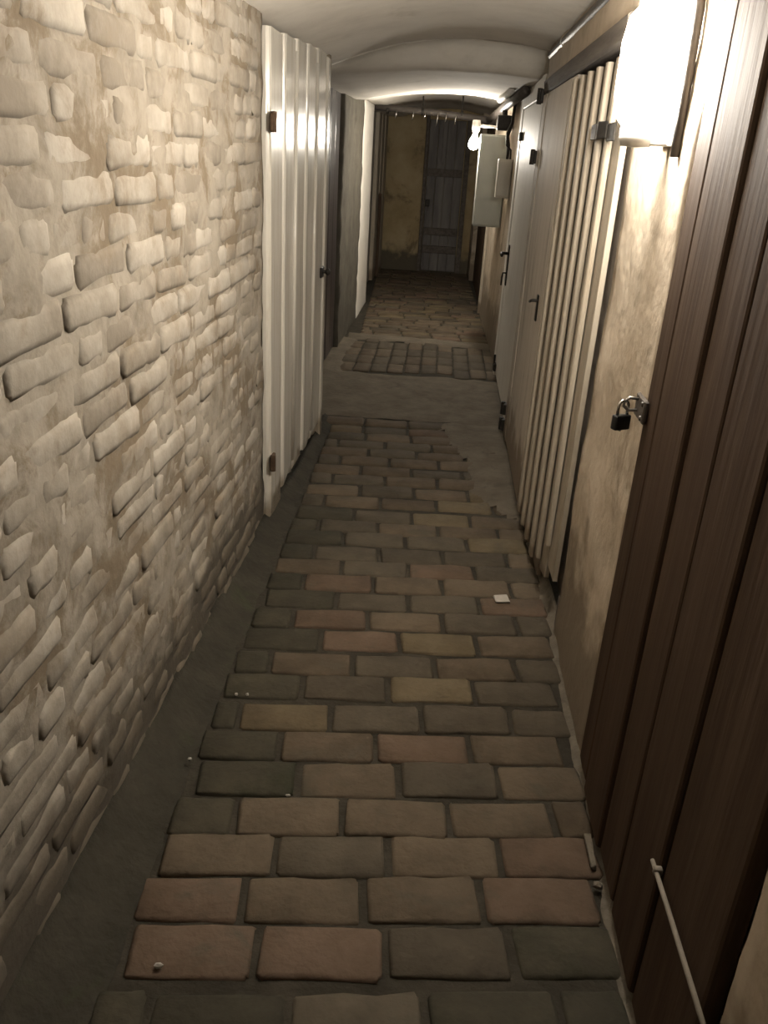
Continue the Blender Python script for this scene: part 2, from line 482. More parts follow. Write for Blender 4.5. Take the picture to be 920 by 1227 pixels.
if len(rest.verts):
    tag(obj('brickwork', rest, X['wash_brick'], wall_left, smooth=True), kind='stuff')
else:
    rest.free()

# ------------------------------------------------------------------ floor
bm = bmesh.new()
nx, ny = 24, 140
g = [[bm.verts.new((-1.0 + 1.7 * i / nx, -1.5 + 12.8 * j / ny, -0.0085 + 0.003 * noise.noise(Vector((i * 0.6, j * 0.6, 3))))) for i in range(nx + 1)] for j in range(ny + 1)]
for a, b in zip(g, g[1:]):
    for k in range(nx):
        bm.faces.new((a[k], a[k + 1], b[k + 1], b[k]))
lo = [bm.verts.new(p) for p in ((-1, -1.5, -0.1), (0.7, -1.5, -0.1), (0.7, 11.3, -0.1), (-1, 11.3, -0.1))]
bm.faces.new(lo)
bm.faces.new([lo[0], lo[1]] + g[0][::-1])
bm.faces.new([lo[3], lo[2]] + g[-1][::-1])
bm.faces.new([lo[0], lo[3]] + [r[0] for r in g][::-1])
bm.faces.new([lo[1], lo[2]] + [r[-1] for r in g][::-1])
floor = tag(obj('floor', bm, X['bed'], smooth=True), 'old brick paved cellar floor with patches of cement', 'floor', kind='structure')

PAV = [brick_mesh('paver', 0.236, 0.117, 0.05, 0.009, 0.0032, 10 + i, 0.6) for i in range(7)]
HALF = [brick_mesh('half_paver', 0.110, 0.117, 0.05, 0.009, 0.0032, 20 + i, 0.6) for i in range(3)]
# (distance of the row, one known joint across the passage)
ROWS = [(0.36, -.05), (0.48, .07), (0.605, -.06), (0.73, .06), (0.855, -.05), (0.98, .08), (1.121, -.004), (1.246, -.058), (1.362, -.016), (1.474, .118), (1.60, -.007), (1.722, -.074), (1.844, .04),
        (1.979, -.06), (2.095, .072), (2.227, -.043), (2.353, -.154), (2.478, -.027), (2.602, -.159), (2.717, -.039), (2.837, -.158),
        (2.966, -.063), (3.074, .066), (3.196, -.046), (3.346, .054), (3.475, -.05), (3.612, -.193), (3.735, -.073), (3.865, -.19),
        (3.99, -.06), (4.115, -.232), (4.24, -.10), (4.36, -.125)]
RED = {(1.121, -.129), (1.246, .30), (2.353, -.28), (2.227, -.16), (1.722, .05), (1.362, .35)}
YEL = {(1.979, .06), (2.227, .08), (1.722, .054), (3.196, .08), (2.966, .3), (3.346, .17), (3.475, .3), (1.844, -.32)}
def near_any(s, y, x, tol=0.09):
    return any(abs(a - y) < 0.03 and abs(b - x) < tol for a, b in s)
def lay(x, y, rot, half=False, m=None, squeeze=1.0, dz=0.0):
    me = HALF[rnd.randrange(3)] if half else PAV[rnd.randrange(7)]
    o = link_mesh('brick', me, floor, m)
    o.location = (x, y, rnd.uniform(-0.003, 0.003) + dz)
    o.rotation_euler = (rnd.uniform(-0.02, 0.02), rnd.uniform(-0.012, 0.012), rot + rnd.uniform(-0.02, 0.02))
    o.scale = (squeeze, rnd.uniform(0.96, 1.02), 1)
    return o
n_brick = 0
def paver_mat(x, y):
    u = rnd.random()
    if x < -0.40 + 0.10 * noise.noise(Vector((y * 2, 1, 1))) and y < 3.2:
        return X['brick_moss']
    if x > 0.3 and y < 1.2 or y < 1.0:
        return X['brick_grey'] if u < 0.7 else X['brick_moss']
    if near_any(RED, y, x):
        return X['brick_red']
    if near_any(YEL, y, x):
        return X['brick_yellow']
    return X['brick_grey'] if u < 0.34 else X['brick_buff'] if u < 0.90 else X['brick_red'] if u < 0.95 else X['brick_yellow']
PITCH = 0.2465
for (y0, j) in ROWS:
    if y0 < 0.6:
        continue
    xl, xr = -0.50 - 0.012 * y0, 0.452 - 0.006 * max(0, y0 - 2)
    slope = 0.12 - 0.065 * sm(1.0, 4.5, y0)
    x = j - PITCH * 4
    while x < xr:
        a, b = x + 0.0062, x + PITCH - 0.0062
        x += PITCH
        a2, b2 = max(a, xl), min(b, xr)
        if b2 - a2 < 0.05:
            continue
        cx, ln = (a2 + b2) / 2, b2 - a2
        half = ln < 0.16
        lay(cx, y0 + slope * cx + rnd.uniform(-0.004, 0.004), math.atan(slope), half, paver_mat(cx, y0), ln / (0.110 if half else 0.236))
        n_brick += 1
# pale kerb course at the threshold
for x in (-0.5, -0.255, -0.01):
    lay(x, 4.50 + 0.06 * x, 0.055, False, X['brick_grey'] if x > -0.1 else X['brick_buff'], 1.0, 0.004)
    n_brick += 1
# bricks laid lengthwise past the cement slab
for i in range(10):
    x = -0.64 + i * 0.118
    y = 5.62 + rnd.uniform(0, 0.12)
    while y < 6.62:
        lay(x - 0.008 * (y - 5.6), y + 0.117, math.pi / 2, False, X['brick_grey'] if rnd.random() < 0.6 else X['brick_buff'], 1.03).scale.y = 0.93
        n_brick += 1
        y += 0.245
# rows beyond, single bricks as long as they can be told apart, then one joined paving
rest = bmesh.new()
y = 6.95
r = 0
while y < 11.12:
    xl, xr = -0.66 - 0.045 * (y - 7), 0.425 - 0.03 * (y - 7)
    x = xl - rnd.uniform(0, 0.2)
    while x < xr:
        a2, b2 = max(x + 0.006, xl), min(x + PITCH - 0.006, xr)
        x += PITCH
        if b2 - a2 < 0.06:
            continue
        cx, ln = (a2 + b2) / 2, b2 - a2
        half = ln < 0.16
        m = rnd.choice([X['brick_buff'], X['brick_buff'], X['brick_red'], X['brick_yellow'], X['brick_grey']])
        if n_brick < 292:
            lay(cx, y + 0.04 * cx, 0.04, half, m, ln / (0.110 if half else 0.236))
            n_brick += 1
        else:
            b2m = bmesh.new()
            b2m.from_mesh(HALF[r % 3] if half else PAV[r % 7])
            b2m.transform(Matrix.Translation((cx, y + 0.04 * cx, rnd.uniform(-0.003, 0.003))) @ Matrix.Rotation(0.04, 4, 'Z') @ Matrix.Diagonal((ln / (0.110 if half else 0.236), 1, 1, 1)))
            mi = rnd.randrange(3)
            for f in b2m.faces:
                f.material_index = mi
            merge(rest, b2m)
        r += 1
    y += 0.121
tag(obj('brick_paving', rest, [X['brick_buff'], X['brick_red'], X['brick_yellow']], floor, smooth=True), kind='stuff')

def patch(name, outline, zc, m, parent, fr=9.0, amp=0.003, step=0.04, edge=0.05, base=-0.012):
    """cement spread over the bricks: an uneven skin thinning out to its ragged outline."""
    def inside(p):
        c, n = False, len(outline)
        for i in range(n):
            (ax, ay), (bx, by) = outline[i], outline[(i + 1) % n]
            if (ay > p[1]) != (by > p[1]) and p[0] < (bx - ax) * (p[1] - ay) / (by - ay) + ax:
                c = not c
        return c
    def dist(p):
        d = 9
        for i in range(len(outline)):
            a, b = Vector(outline[i]), Vector(outline[(i + 1) % len(outline)])
            t = max(0, min(1, (Vector(p) - a).dot(b - a) / (b - a).length_squared))
            d = min(d, (Vector(p) - a - (b - a) * t).length)
        return d if inside(p) else -d
    x0, x1 = min(p[0] for p in outline) - edge, max(p[0] for p in outline) + edge
    y0, y1 = min(p[1] for p in outline) - edge, max(p[1] for p in outline) + edge
    bm = bmesh.new()
    nx, ny = int((x1 - x0) / step) + 1, int((y1 - y0) / step) + 1
    vs = {}
    for i in range(nx + 1):
        for j in range(ny + 1):
            x, y = x0 + step * i, y0 + step * j
            d = dist((x, y)) + 0.03 * noise.noise(Vector((x * fr, y * fr, 1)))
            h = base + (zc - base) * sm(-edge, edge * 0.4, d) + amp * noise.noise(Vector((x * 7, y * 7, 4)))
            if d > -edge:
                vs[i, j] = bm.verts.new((x, y, h))
    for i in range(nx):
        for j in range(ny):
            q = [vs.get(k) for k in ((i, j), (i + 1, j), (i + 1, j + 1), (i, j + 1))]
            if all(q):
                bm.faces.new(q)
    return obj(name, bm, m, parent, smooth=True)
patch('cement_slab', [(-0.80, 4.62), (-0.1, 4.60), (0.50, 4.55), (0.50, 5.60), (0.1, 5.62), (-0.45, 5.58), (-0.68, 5.62), (-0.69, 6.7), (-0.84, 6.75), (-0.84, 5.0)], 0.004, X['cement'], floor)
patch('cement_strip', [(-0.72, 6.72), (0.46, 6.66), (0.46, 6.86), (-0.74, 6.92)], 0.003, X['cement'], floor)
patch('cement_smear', [(0.22, 3.55), (0.44, 3.2), (0.46, 4.58), (0.05, 4.56), (0.12, 4.2), (0.20, 3.95)], 0.0065, X['cement'], floor)

def strip(name, pts, m, parent=None):
    """a low mortar fillet: list of (y, wall side x, wall side z, floor side x)."""
    bm = bmesh.new()
    g = []
    n = 120
    for k in range(n + 1):
        t = k / n * (len(pts) - 1)
        i = min(int(t), len(pts) - 2)
        f = t - i
        y, xw, zw, xf = [pts[i][q] * (1 - f) + pts[i + 1][q] * f for q in range(4)]
        row = []
        for s in range(6):
            u = s / 5
            wv = noise.noise(Vector((y * 9, u * 2, 3)))
            row.append(bm.verts.new((xw + (xf - xw) * u + 0.010 * u * noise.noise(Vector((y * 13, 1, 8))), y, -0.010 + (zw + 0.010) * (1 - u) ** 1.8 + 0.006 * wv * (1 if s < 5 else 0) + 0.006 * (1 - u))))
        row.append(bm.verts.new((xf, y, -0.03)))
        row.insert(0, bm.verts.new((xw, y, -0.03)))
        g.append(row)
    for a, b in zip(g, g[1:]):
        for k in range(len(a)):
            bm.faces.new((a[k], a[(k + 1) % len(a)], b[(k + 1) % len(a)], b[k]))
    bm.faces.new(g[0])
    bm.faces.new(g[-1][::-1])
    return obj(name, bm, m, parent, smooth=True)
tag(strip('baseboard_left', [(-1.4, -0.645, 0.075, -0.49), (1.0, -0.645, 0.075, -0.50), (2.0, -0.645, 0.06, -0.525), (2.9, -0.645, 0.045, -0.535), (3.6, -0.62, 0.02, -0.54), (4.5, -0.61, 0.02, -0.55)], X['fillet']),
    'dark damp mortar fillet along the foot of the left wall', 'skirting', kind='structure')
tag(strip('baseboard_right', [(-1.4, 0.475, 0.02, 0.43), (1.0, 0.475, 0.012, 0.440), (1.75, 0.48, 0.02, 0.438), (2.4, 0.48, 0.03, 0.435), (3.4, 0.45, 0.02, 0.412), (4.6, 0.45, 0.02, 0.40)], X['edge_mortar']),
    'pale crumbling mortar strip along the foot of the right doors', 'skirting', kind='structure')

# ------------------------------------------------------------------ doors
def plank(parent, xa, xb, y0, y1, z0, z1, m, bev=0.006, seg=2, tilt=0.0, chip=0.0, name='plank', shift=0.0):
    """a vertical board, face between x = xa (seen) and xb (hidden); the lower end worn uneven."""
    bm = bmesh.new()
    n = 9
    sec = []
    s = 1 if xa > xb else -1
    th = abs(xa - xb)
    ring = [(xb, y0), (xa - s * bev, y0), (xa - s * bev * 0.3, y0 + bev * 0.3), (xa, y0 + bev), (xa, (y0 + y1) / 2), (xa, y1 - bev), (xa - s * bev * 0.3, y1 - bev * 0.3), (xa - s * bev, y1), (xb, y1)]
    low = [z0 + chip * (0.5 + 0.9 * noise.noise(Vector((p[1] * 30, z0 * 3 + y0 * 7, 2)))) for p in ring]
    g = []
    for k in range(n + 1):
        t = k / n
        row = []
        for q, (x, y) in enumerate(ring):
            zz = low[q] + (z1 - low[q]) * t
            w = 0.0022 * noise.noise(Vector((y0 * 5, zz * 2.4, 1)))
            row.append(bm.verts.new((x + w + shift * t, y + w * 1.2 + tilt * (t - 0.5), zz)))
        g.append(row)
    L = len(ring)
    for a, b in zip(g, g[1:]):
        for k in range(L):
            bm.faces.new((a[k], a[(k + 1) % L], b[(k + 1) % L], b[k]))
    bm.faces.new(g[0])
    bm.faces.new(g[-1][::-1])
    return obj(name, bm, m, parent, smooth=False)

def door(n, label, loc):
    d = empty('door_%d' % n, loc)
    return tag(d, label, 'door', kind='structure')

def into(o, parent):
    """hang a mesh built in world coordinates under a thing that stands at its own place."""
    o.parent = parent
    o.matrix_parent_inverse = Matrix.Translation(parent.location).inverted()
    return o

# brown plank door, right foreground
d1 = door(1, 'tall dark brown plank door in the right foreground, padlocked', (0.46, 1.27, 0.0))
E1 = [(0.818, 1.058), (1.068, 1.252), (1.266, 1.412), (1.418, 1.612), (1.622, 1.722)]
for i, (a, b) in enumerate(E1):
    into(plank(None, 0.447 + (0.003, 0.0, 0.004, -0.002, 0.002)[i], 0.475, a, b, 0.015 + rnd.uniform(0, 0.012), 1.87, X['brown_wood'], 0.008, chip=0.012), d1)
bm = box(0.4765, 0.505, 0.85, 1.70, 0.28, 0.40, 0.004)
into(obj('ledge', bm, X['brown_wood']), d1)
bm = box(0.4765, 0.505, 0.85, 1.70, 1.45, 1.57, 0.004)
into(obj('ledge', bm, X['brown_wood']), d1)
bm = box(0.4365, 0.4465, 1.685, 1.765, 0.925, 0.975, 0.003)
for q in (0.935, 0.965):
    lathe([(0.006, 0), (0.005, 0.003), (0, 0.004)], (0.4365, 1.70, q), '-x', 8, bm)
h = into(obj('hasp', bm, X['pipe']), d1)
h['label'] = 'dull grey hasp on the door edge'
bm = tube([(0.437, 1.742, 0.965), (0.418, 1.742, 0.967), (0.408, 1.742, 0.958), (0.408, 1.742, 0.948), (0.418, 1.742, 0.939), (0.437, 1.742, 0.940)], 0.0035, 8)
into(obj('staple', bm, X['zinc'], smooth=True), d1)
bm = tube([(0.4385, 1.085, 0.335), (0.4375, 0.96, 0.345), (0.437, 0.83, 0.352), (0.437, 0.72, 0.356)], [0.004, 0.0045, 0.0045, 0.004], 8)
for yy in (1.06, 0.74):
    b2 = box(0.434, 0.4485, yy - 0.006, yy + 0.006, 0.33, 0.345 + 0.02 * (1.06 - yy), 0.002)
    merge(bm, b2)
s = into(obj('stick_rod', bm, X['stick'], smooth=True), d1)  # a thin stick, built as a fixed part of the door
s['label'] = 'thin pale rod low on the door'

# padlock
pl = empty('padlock', (0.408, 1.742, 0.895))
tag(pl, 'small black padlock hanging from the hasp of the brown door', 'padlock')
bm = box(-0.020, 0.020, -0.009, 0.009, 0.0, 0.033, 0.004, 2)
bm.transform(Matrix.Rotation(0.5, 4, 'Z'))
obj('padlock_body', bm, X['padlock'], pl, True)
c5, s5 = math.cos(0.5), math.sin(0.5)
arc = [(-0.013, 0.030), (-0.013, 0.052)] + [(-0.013 * math.cos(a), 0.052 + 0.013 * math.sin(a)) for a in [math.pi * k / 8 for k in range(1, 8)]] + [(0.013, 0.052), (0.013, 0.030)]
obj('shackle', tube([(u * c5, u * s5, v) for u, v in arc], 0.0034, 8), X['chrome'], pl, True)
bm = lathe([(0.004, 0), (0.004, 0.003), (0.002, 0.004), (0, 0.003)], (0, 0, 0.0), '-z', 8)
obj('keyhole', bm, X['zinc'], pl, True)

# board-and-batten door, right, cream
d2 = door(2, 'cream board and batten door on the right below the near lamp', (0.44, 2.98, 0.0))
def dx(y):
    return 0.442 - 0.034 * (y - 2.4)
W2 = 0.1415
for i in range(6):
    a = 2.432 + i * W2
    zb = (0.13, 0.05, 0.02, 0.02, 0.015, 0.015, 0.01, 0.01)[i]
    into(plank(None, dx(a), dx(a) + 0.016, a + 0.001, a + W2 - 0.002, zb, 1.685, X['cream_wood'], 0.003, chip=0.05 if i < 2 else 0.015), d2)
for i in range(6):
    a = 2.432 + i * W2 + W2 * 0.80
    into(plank(None, dx(a) - 0.016, dx(a) - 0.0005, a, a + 0.050, (0.20, 0.10, 0.03, 0.03, 0.02, 0.02, 0.02, 0.02)[i], 1.685, X['cream_wood'], 0.010, chip=0.03, name='batten'), d2)
bm = bmesh.new()
pts = [(2.435, 1.50), (2.55, 1.508), (2.68, 1.504), (2.78, 1.50)]
for (ya, za), (yb, zb) in zip(pts, pts[1:]):
    merge(bm, box(dx(ya) - 0.0235, dx(ya) - 0.0170, ya, yb, za - 0.022, za + 0.022, 0.002, jit=0.002))
into(obj("strap_hinge", bm, X["iron"]), d2)
bm = box(0.462, 0.480, 2.375, 2.40, 0.0, 0.12, 0.003)
into(obj('dark_gap_bit', bm, X['old_timber']), d2)  # dark bit painting in the shaded gap at the door's foot

# flat beige panel door
d3 = door(3, 'flat worn beige panel door between the batten door and the white door', (0.42, 3.85, 0.0))
into(plank(None, 0.412, 0.44, 3.285, 3.42, 0.012, 1.70, X['panel'], 0.003, chip=0.01, name='stile'), d3)
into(plank(None, 0.409, 0.44, 3.423, 4.27, 0.012, 1.70, X['panel'], 0.003, chip=0.02, name='leaf'), d3)
into(plank(None, 0.406, 0.44, 4.273, 4.42, 0.012, 1.70, X['panel'], 0.003, chip=0.02, name='stile'), d3)
bm = box(0.402, 0.4085, 3.565, 3.60, 0.79, 0.90, 0.003)
tube([(0.404, 3.582, 0.875), (0.382, 3.582, 0.875), (0.379, 3.587, 0.873), (0.379, 3.635, 0.862)], 0.006, 8, bm)
h = into(obj('handle', bm, X['iron']), d3)
h['label'] = 'small dark lever handle'
# lintel over both
bm = box(0.402, 0.500, 2.37, 4.42, 1.705, 1.765, 0.006, 1, 0.004)
tag(obj('trim_2', bm, X['old_timber']), 'dark timber lintel over the cream and beige doors', 'lintel', kind='structure')

bm = wall_mesh([(2.36, 0.425), (4.46, 0.418)], 1.767, 1.93, 0.03, 0.04, 0.006, 0.505)
tag(obj('trim_3', bm, X['plaster'], smooth=True), 'pale plaster band between the timber lintel and the long pipe', 'plaster band', kind='structure')

# white door with iron hinges
d4 = door(4, 'pale white painted door with lever handle, far right', (0.43, 5.2, 0.0))
into(plank(None, 0.412, 0.47, 4.50, 4.68, 0.10, 1.80, X['door_white'], 0.006, name='door_post'), d4)
into(plank(None, 0.412, 0.47, 4.50, 4.66, 0.03, 0.098, X['door_white'], 0.006, name='post_foot'), d4)
into(plank(None, 0.420, 0.46, 4.685, 5.795, 0.03, 1.70, X['door_white'], 0.004, name='leaf'), d4)
into(plank(None, 0.415, 0.47, 5.80, 5.955, 0.0, 1.80, X['door_white'], 0.006, name='door_post'), d4)
into(obj('head_rail', box(0.414, 0.47, 4.682, 5.798, 1.705, 1.80, 0.004), X['door_white']), d4)
for zz in (1.70, 1.43, 0.14, 0.05):
    bm = box(0.392, 0.4195, 4.445, 4.497, zz - 0.03, zz + 0.03, 0.004)
    lathe([(0.012, -0.035), (0.012, 0.035), (0, 0.036)], (0.392, 4.49, zz), 'z', 10, bm)
    into(obj('hinge', bm, X['iron']), d4)
bm = box(0.4125, 0.4195, 5.66, 5.71, 0.64, 0.90, 0.003)
h = into(obj('lock_plate', bm, X['iron']), d4)
h['label'] = 'long dark lock plate'
bm = tube([(0.413, 5.68, 0.845), (0.375, 5.68, 0.845), (0.368, 5.67, 0.845), (0.365, 5.56, 0.842)], 0.010, 8)
into(obj('lever', bm, X['iron'], smooth=True), d4)
bm = tube([(0.413, 5.68, 0.72), (0.392, 5.68, 0.72), (0.388, 5.68, 0.69), (0.388, 5.68, 0.64)], 0.006, 6)
into(obj('key', bm, X['iron'], smooth=True), d4)
bm = box(0.400, 0.4195, 5.70, 5.78, 0.05, 0.10, 0.004)
tube([(0.405, 5.74, 0.05), (0.405, 5.74, 0.16)], 0.008, 6, bm)
into(obj('floor_bolt', bm, X['iron']), d4)
bm = box(0.398, 0.4195, 5.65, 5.72, 1.52, 1.57, 0.004)
into(obj('latch', bm, X['iron']), d4)

# white plank door, left
d5 = door(5, 'white gloss painted plank door on the left with rotted foot', (-0.61, 3.6, 0.0))
E5 = [(3.005, 3.232), (3.246, 3.455), (3.459, 3.664), (3.678, 3.896), (3.900, 4.16)]
for i, (a, b) in enumerate(E5):
    xf = -0.618 + 0.022 * i / 4
    into(plank(None, xf, xf - 0.03, a, b, 0.012 + (0.0, 0.02, 0.04, 0.03, 0.03)[i], 1.765 + 0.008 * i, X['white_paint'], 0.016, chip=0.06 if i else 0.03), d5)
    if i in (1, 3):
        bm = tube([(xf + 0.001, b + 0.0025, 0.12), (xf + 0.001, b + 0.0025, 1.74)], 0.0085, 8)
        into(obj('bead', bm, X['white_paint'], smooth=True), d5)
into(obj('jamb', box(-0.655, -0.590, 4.165, 4.238, 0.0, 1.79, 0.006), X['white_paint']), d5)
for zz in (1.485, 0.27):
    bm = box(-0.617, -0.605, 2.985, 3.05, zz - 0.028, zz + 0.028, 0.003)
    lathe([(0.011, -0.032), (0.011, 0.032), (0, 0.034)], (-0.606, 3.0, zz), 'z', 10, bm)
    into(obj('hinge', bm, X['rust']), d5)
bm = box(-0.5955, -0.585, 4.07, 4.145, 0.835, 0.885, 0.003)
lathe([(0.008, 0), (0.008, 0.012), (0.016, 0.018), (0.017, 0.026), (0.010, 0.034), (0, 0.036)], (-0.586, 4.11, 0.862), 'x', 12, bm)
into(obj('latch', bm, X['iron']), d5)

# dark door behind it
d6 = door(6, 'dark glossy plank door past the white door on the left', (-0.81, 5.5, 0.0))
for i in range(8):
    a = 4.42 + i * 0.234
    into(plank(None, -0.80 + rnd.uniform(-0.003, 0.003), -0.828, a, a + 0.229, 0.015, 1.80, X['dark_wood'], 0.010), d6)

# far left plank door: pale boards, two dark ones painting in a recess's shade
d7 = door(7, 'narrow plank door with pale boards far down the left side', (-0.86, 9.8, 0.0))
for i, (a, b, m) in enumerate([(8.60, 9.0, 'dark_wood'), (9.02, 9.98, 'dark_wood'), (10.0, 10.34, 'cream_wood'), (10.36, 10.7, 'cream_wood'), (10.72, 11.1, 'cream_wood')]):
    q = -0.865 + 0.008 * i
    into(plank(None, q + (0.012 if i > 1 else -0.02), q - 0.04, a, b, 0.0, 1.80, X[m], 0.012), d7)
bm = box(-0.835, -0.80, 10.34, 10.375, 0.0, 0.95, 0.004)
into(obj('batten', bm, X['brown_wood']), d7)

# far right dark door
d8 = door(8, 'dark brown plank door far down on the right past the cabinet', (0.40, 9.4, 0.0))
for i in range(9):
    a = 8.33 + i * 0.245
    q = 0.385 - 0.02 * (a - 8.33) / 2.2
    into(plank(None, q, q + 0.03, a, a + 0.24, 0.01, 1.72, X['brown_wood'], 0.010), d8)
into(plank(None, 0.365, 0.43, 8.262, 8.325, 0.0, 1.78, X['cream_wood'], 0.006, name='frame_post'), d8)

# end door
d9 = door(9, 'blue grey ledged plank door in the end wall of the passage', (-0.08, 11.17, 0.0))
for i in range(4):
    a = -0.31 + i * 0.112
    bm = box(a, a + 0.109, 11.165, 11.195, 0.01, 1.80, 0.005, 1, 0.001)
    into(obj('plank', bm, X['grey_wood']), d9)
for zz in (1.20, 0.50, 0.28):
    into(obj('ledge', box(-0.30, 0.13, 11.142, 11.164, zz - 0.045, zz + 0.045, 0.004), X['old_timber']), d9)
into(obj('frame_post', box(0.145, 0.205, 11.13, 11.198, 0.0, 1.84, 0.004), X['old_timber']), d9)
into(obj('frame_post', box(-0.355, -0.315, 11.15, 11.198, 0.0, 1.84, 0.004), X['old_timber']), d9)
into(obj('latch', box(-0.30, -0.25, 11.12, 11.164, 0.80, 0.88, 0.004), X['iron']), d9)

# ------------------------------------------------------------------ lamps
lamp = empty('wall_lamp', (0.455, 1.95, 1.59))
tag(lamp, 'glaring white glass wall lamp beside the brown door, upper right', 'lamp')
bm = box(-0.012, 0.0, -0.06, 0.06, -0.13, 0.12, 0.005, 2)
box(-0.07, -0.010, -0.02, 0.02, -0.13, -0.114, 0.005, 2, bm=bm)
lathe([(0, -0.135), (0.030, -0.133), (0.036, -0.118), (0.036, -0.098), (0, -0.097)], (-0.072, 0, 0), 'z', 24, bm)
obj('base', bm, X['porcelain'], lamp, True)
bm = lathe([(0, -0.096), (0.033, -0.095), (0.052, -0.075), (0.058, -0.03), (0.058, 0.06), (0.050, 0.105), (0.030, 0.128), (0, 0.134)], (-0.072, 0, 0), 'z', 28)
obj('glass_jar', bm, X['lamp_near'], lamp, True)
bm = tube([(0.0, -0.135, -0.16), (0.0, -0.125, 0.0), (0.0, -0.12, 0.10), (0.0, -0.10, 0.16), (0.0, -0.03, 0.20), (0.0, 0.0, 0.24), (0.0, 0.02, 0.30)], 0.010, 8)
bm.transform(Matrix.Translation((-0.016, 0, 0)))
cd = obj('cable_conduit', bm, X['pipe'], None, True, (0.462, 1.985, 1.60))
tag(cd, 'thin grey conduit beside the near lamp on the plaster', 'conduit')

# conduit / pipe along the top of the right wall
bm = bmesh.new()
tube([(0.432, 0.2, 1.878), (0.432, 2.0, 1.880), (0.430, 3.6, 1.880), (0.428, 4.50, 1.878)], 0.020, 12, bm)
pipe1 = obj('ceiling_pipe', bm, X['pipe'], None, True)
tag(pipe1, 'long dark pipe in the corner between ceiling and right wall', 'pipe')
for yy in (1.4, 2.7, 4.0):
    bm = tube([(0.431, yy - 0.012, 1.878), (0.431, yy + 0.012, 1.878)], 0.0235, 12)
    merge(bm, box(0.430, 0.464, yy - 0.012, yy + 0.012, 1.872, 1.886))
    obj('clip', bm, X['zinc'], pipe1)
jb = empty('junction_box', (0.462, 3.02, 1.815))
tag(jb, 'round pale junction box high on the right wall under the pipe', 'junction box')
obj('body', lathe([(0.055, 0.0), (0.055, 0.03), (0.048, 0.036), (0, 0.036)], (0, 0, 0), '-x', 20), X['lagging'], jb, True)
obj('screw', lathe([(0.007, 0.036), (0.006, 0.039), (0, 0.040)], (0, 0.0, 0.0), '-x', 8), X['zinc'], jb, True)

# far bulb
bm = box(-0.02, 0.0, -0.03, 0.03, -0.03, 0.03, 0.004)
tube([(-0.01, 0, 0), (-0.24, 0, 0.005)], 0.011, 10, bm)
tag(obj('lamp_bracket', bm, X['lagging'], None, False, (0.425, 7.08, 1.63)), 'pale bracket arm over the grey cabinet carrying the bulb', 'bracket')
fl = empty('bulb_lamp', (0.425, 7.08, 1.63))
tag(fl, 'glowing bare bulb on a white holder beside the grey cabinet', 'lamp')
bm = lathe([(0, 0.045), (0.030, 0.043), (0.034, 0.02), (0.032, -0.02), (0.022, -0.045), (0, -0.046)], (-0.265, 0, 0.0), 'z', 16)
obj('holder', bm, X['porcelain'], fl, True)
bm = lathe([(0, -0.047), (0.015, -0.047), (0.017, -0.062), (0.028, -0.085), (0.038, -0.108), (0.041, -0.128), (0.036, -0.150), (0.022, -0.165), (0, -0.170)], (0, 0, 0), 'z', 18)
bm.transform(Matrix.Translation((-0.265, 0, 0)) @ Matrix.Rotation(0.06, 4, 'Y'))
obj('bulb', bm, X['lamp_far'], fl, True)

# ------------------------------------------------------------------ cabinets on the right
cb = empty('electric_cabinet', (0.414, 7.0, 0.91))
tag(cb, 'large grey green metal cabinet on the right wall below the bulb', 'cabinet')
obj('body', box(-0.215, 0.0, -0.09, 0.16, 0.0, 0.665, 0.006, 2), X['box_paint'], cb)
obj('door', box(-0.207, -0.008, -0.104, -0.0915, 0.01, 0.655, 0.005, 2), X['box_paint'], cb)
bm = lathe([(0.012, 0.0), (0.012, 0.008), (0.006, 0.012), (0, 0.012)], (-0.03, 0, 0), 'z', 10)
bm.transform(Matrix.Translation((-0.0, -0.104, 0.34)) @ Matrix.Rotation(math.pi / 2, 4, 'X'))
obj('lock', bm, X['iron'], cb)
c2 = empty('meter_box', (0.43, 6.45, 1.15))
tag(c2, 'small cream box on the wall between cabinet and white door', 'box')
obj('body', box(-0.105, 0.0, -0.06, 0.07, 0.0, 0.26, 0.006, 2), X['box_cream'], c2)
obj('cover', box(-0.100, -0.008, -0.072, -0.0615, 0.012, 0.248, 0.004), X['box_cream'], c2)
bm = tube([(0.39, 6.5, 1.409), (0.39, 6.5, 1.50), (0.375, 6.49, 1.56), (0.395, 6.45, 1.64), (0.40, 6.4, 1.79)], 0.011, 8)
tube([(0.41, 6.47, 1.409), (0.405, 6.45, 1.47), (0.37, 6.40, 1.50), (0.365, 6.42, 1.58), (0.40, 6.47, 1.66), (0.41, 6.5, 1.79)], 0.008, 8, bm)
tag(obj('cable_loop', bm, X['iron'], None, True), 'dark cables looping up from the small cream box', 'cable')

# pipes past the white door
bm = tube([(0.385, 5.35, 1.775), (0.36, 6.2, 1.765), (0.33, 7.6, 1.745), (0.30, 8.9, 1.73)], 0.030, 12)
tag(obj('ceiling_pipe', bm, X['pipe'], None, True), 'dark heavy pipe above the white door running to the far end', 'pipe')
bm = tube([(0.325, 5.75, 1.80), (0.315, 6.3, 1.80), (0.30, 6.6, 1.795)], 0.022, 12)
tag(obj('lagged_pipe', bm, X['lagging'], None, True), 'short bright lagged pipe beside the heavy dark pipe', 'pipe')
bm = box(0.30, 0.40, 6.62, 6.74, 1.60, 1.70, 0.012, 2)
tube([(0.35, 6.68, 1.69), (0.35, 6.70, 1.76)], 0.02, 10, bm)
tag(obj('pipe_valve', bm, X['iron']), 'dark valve block under the pipe above the grey cabinet', 'valve')

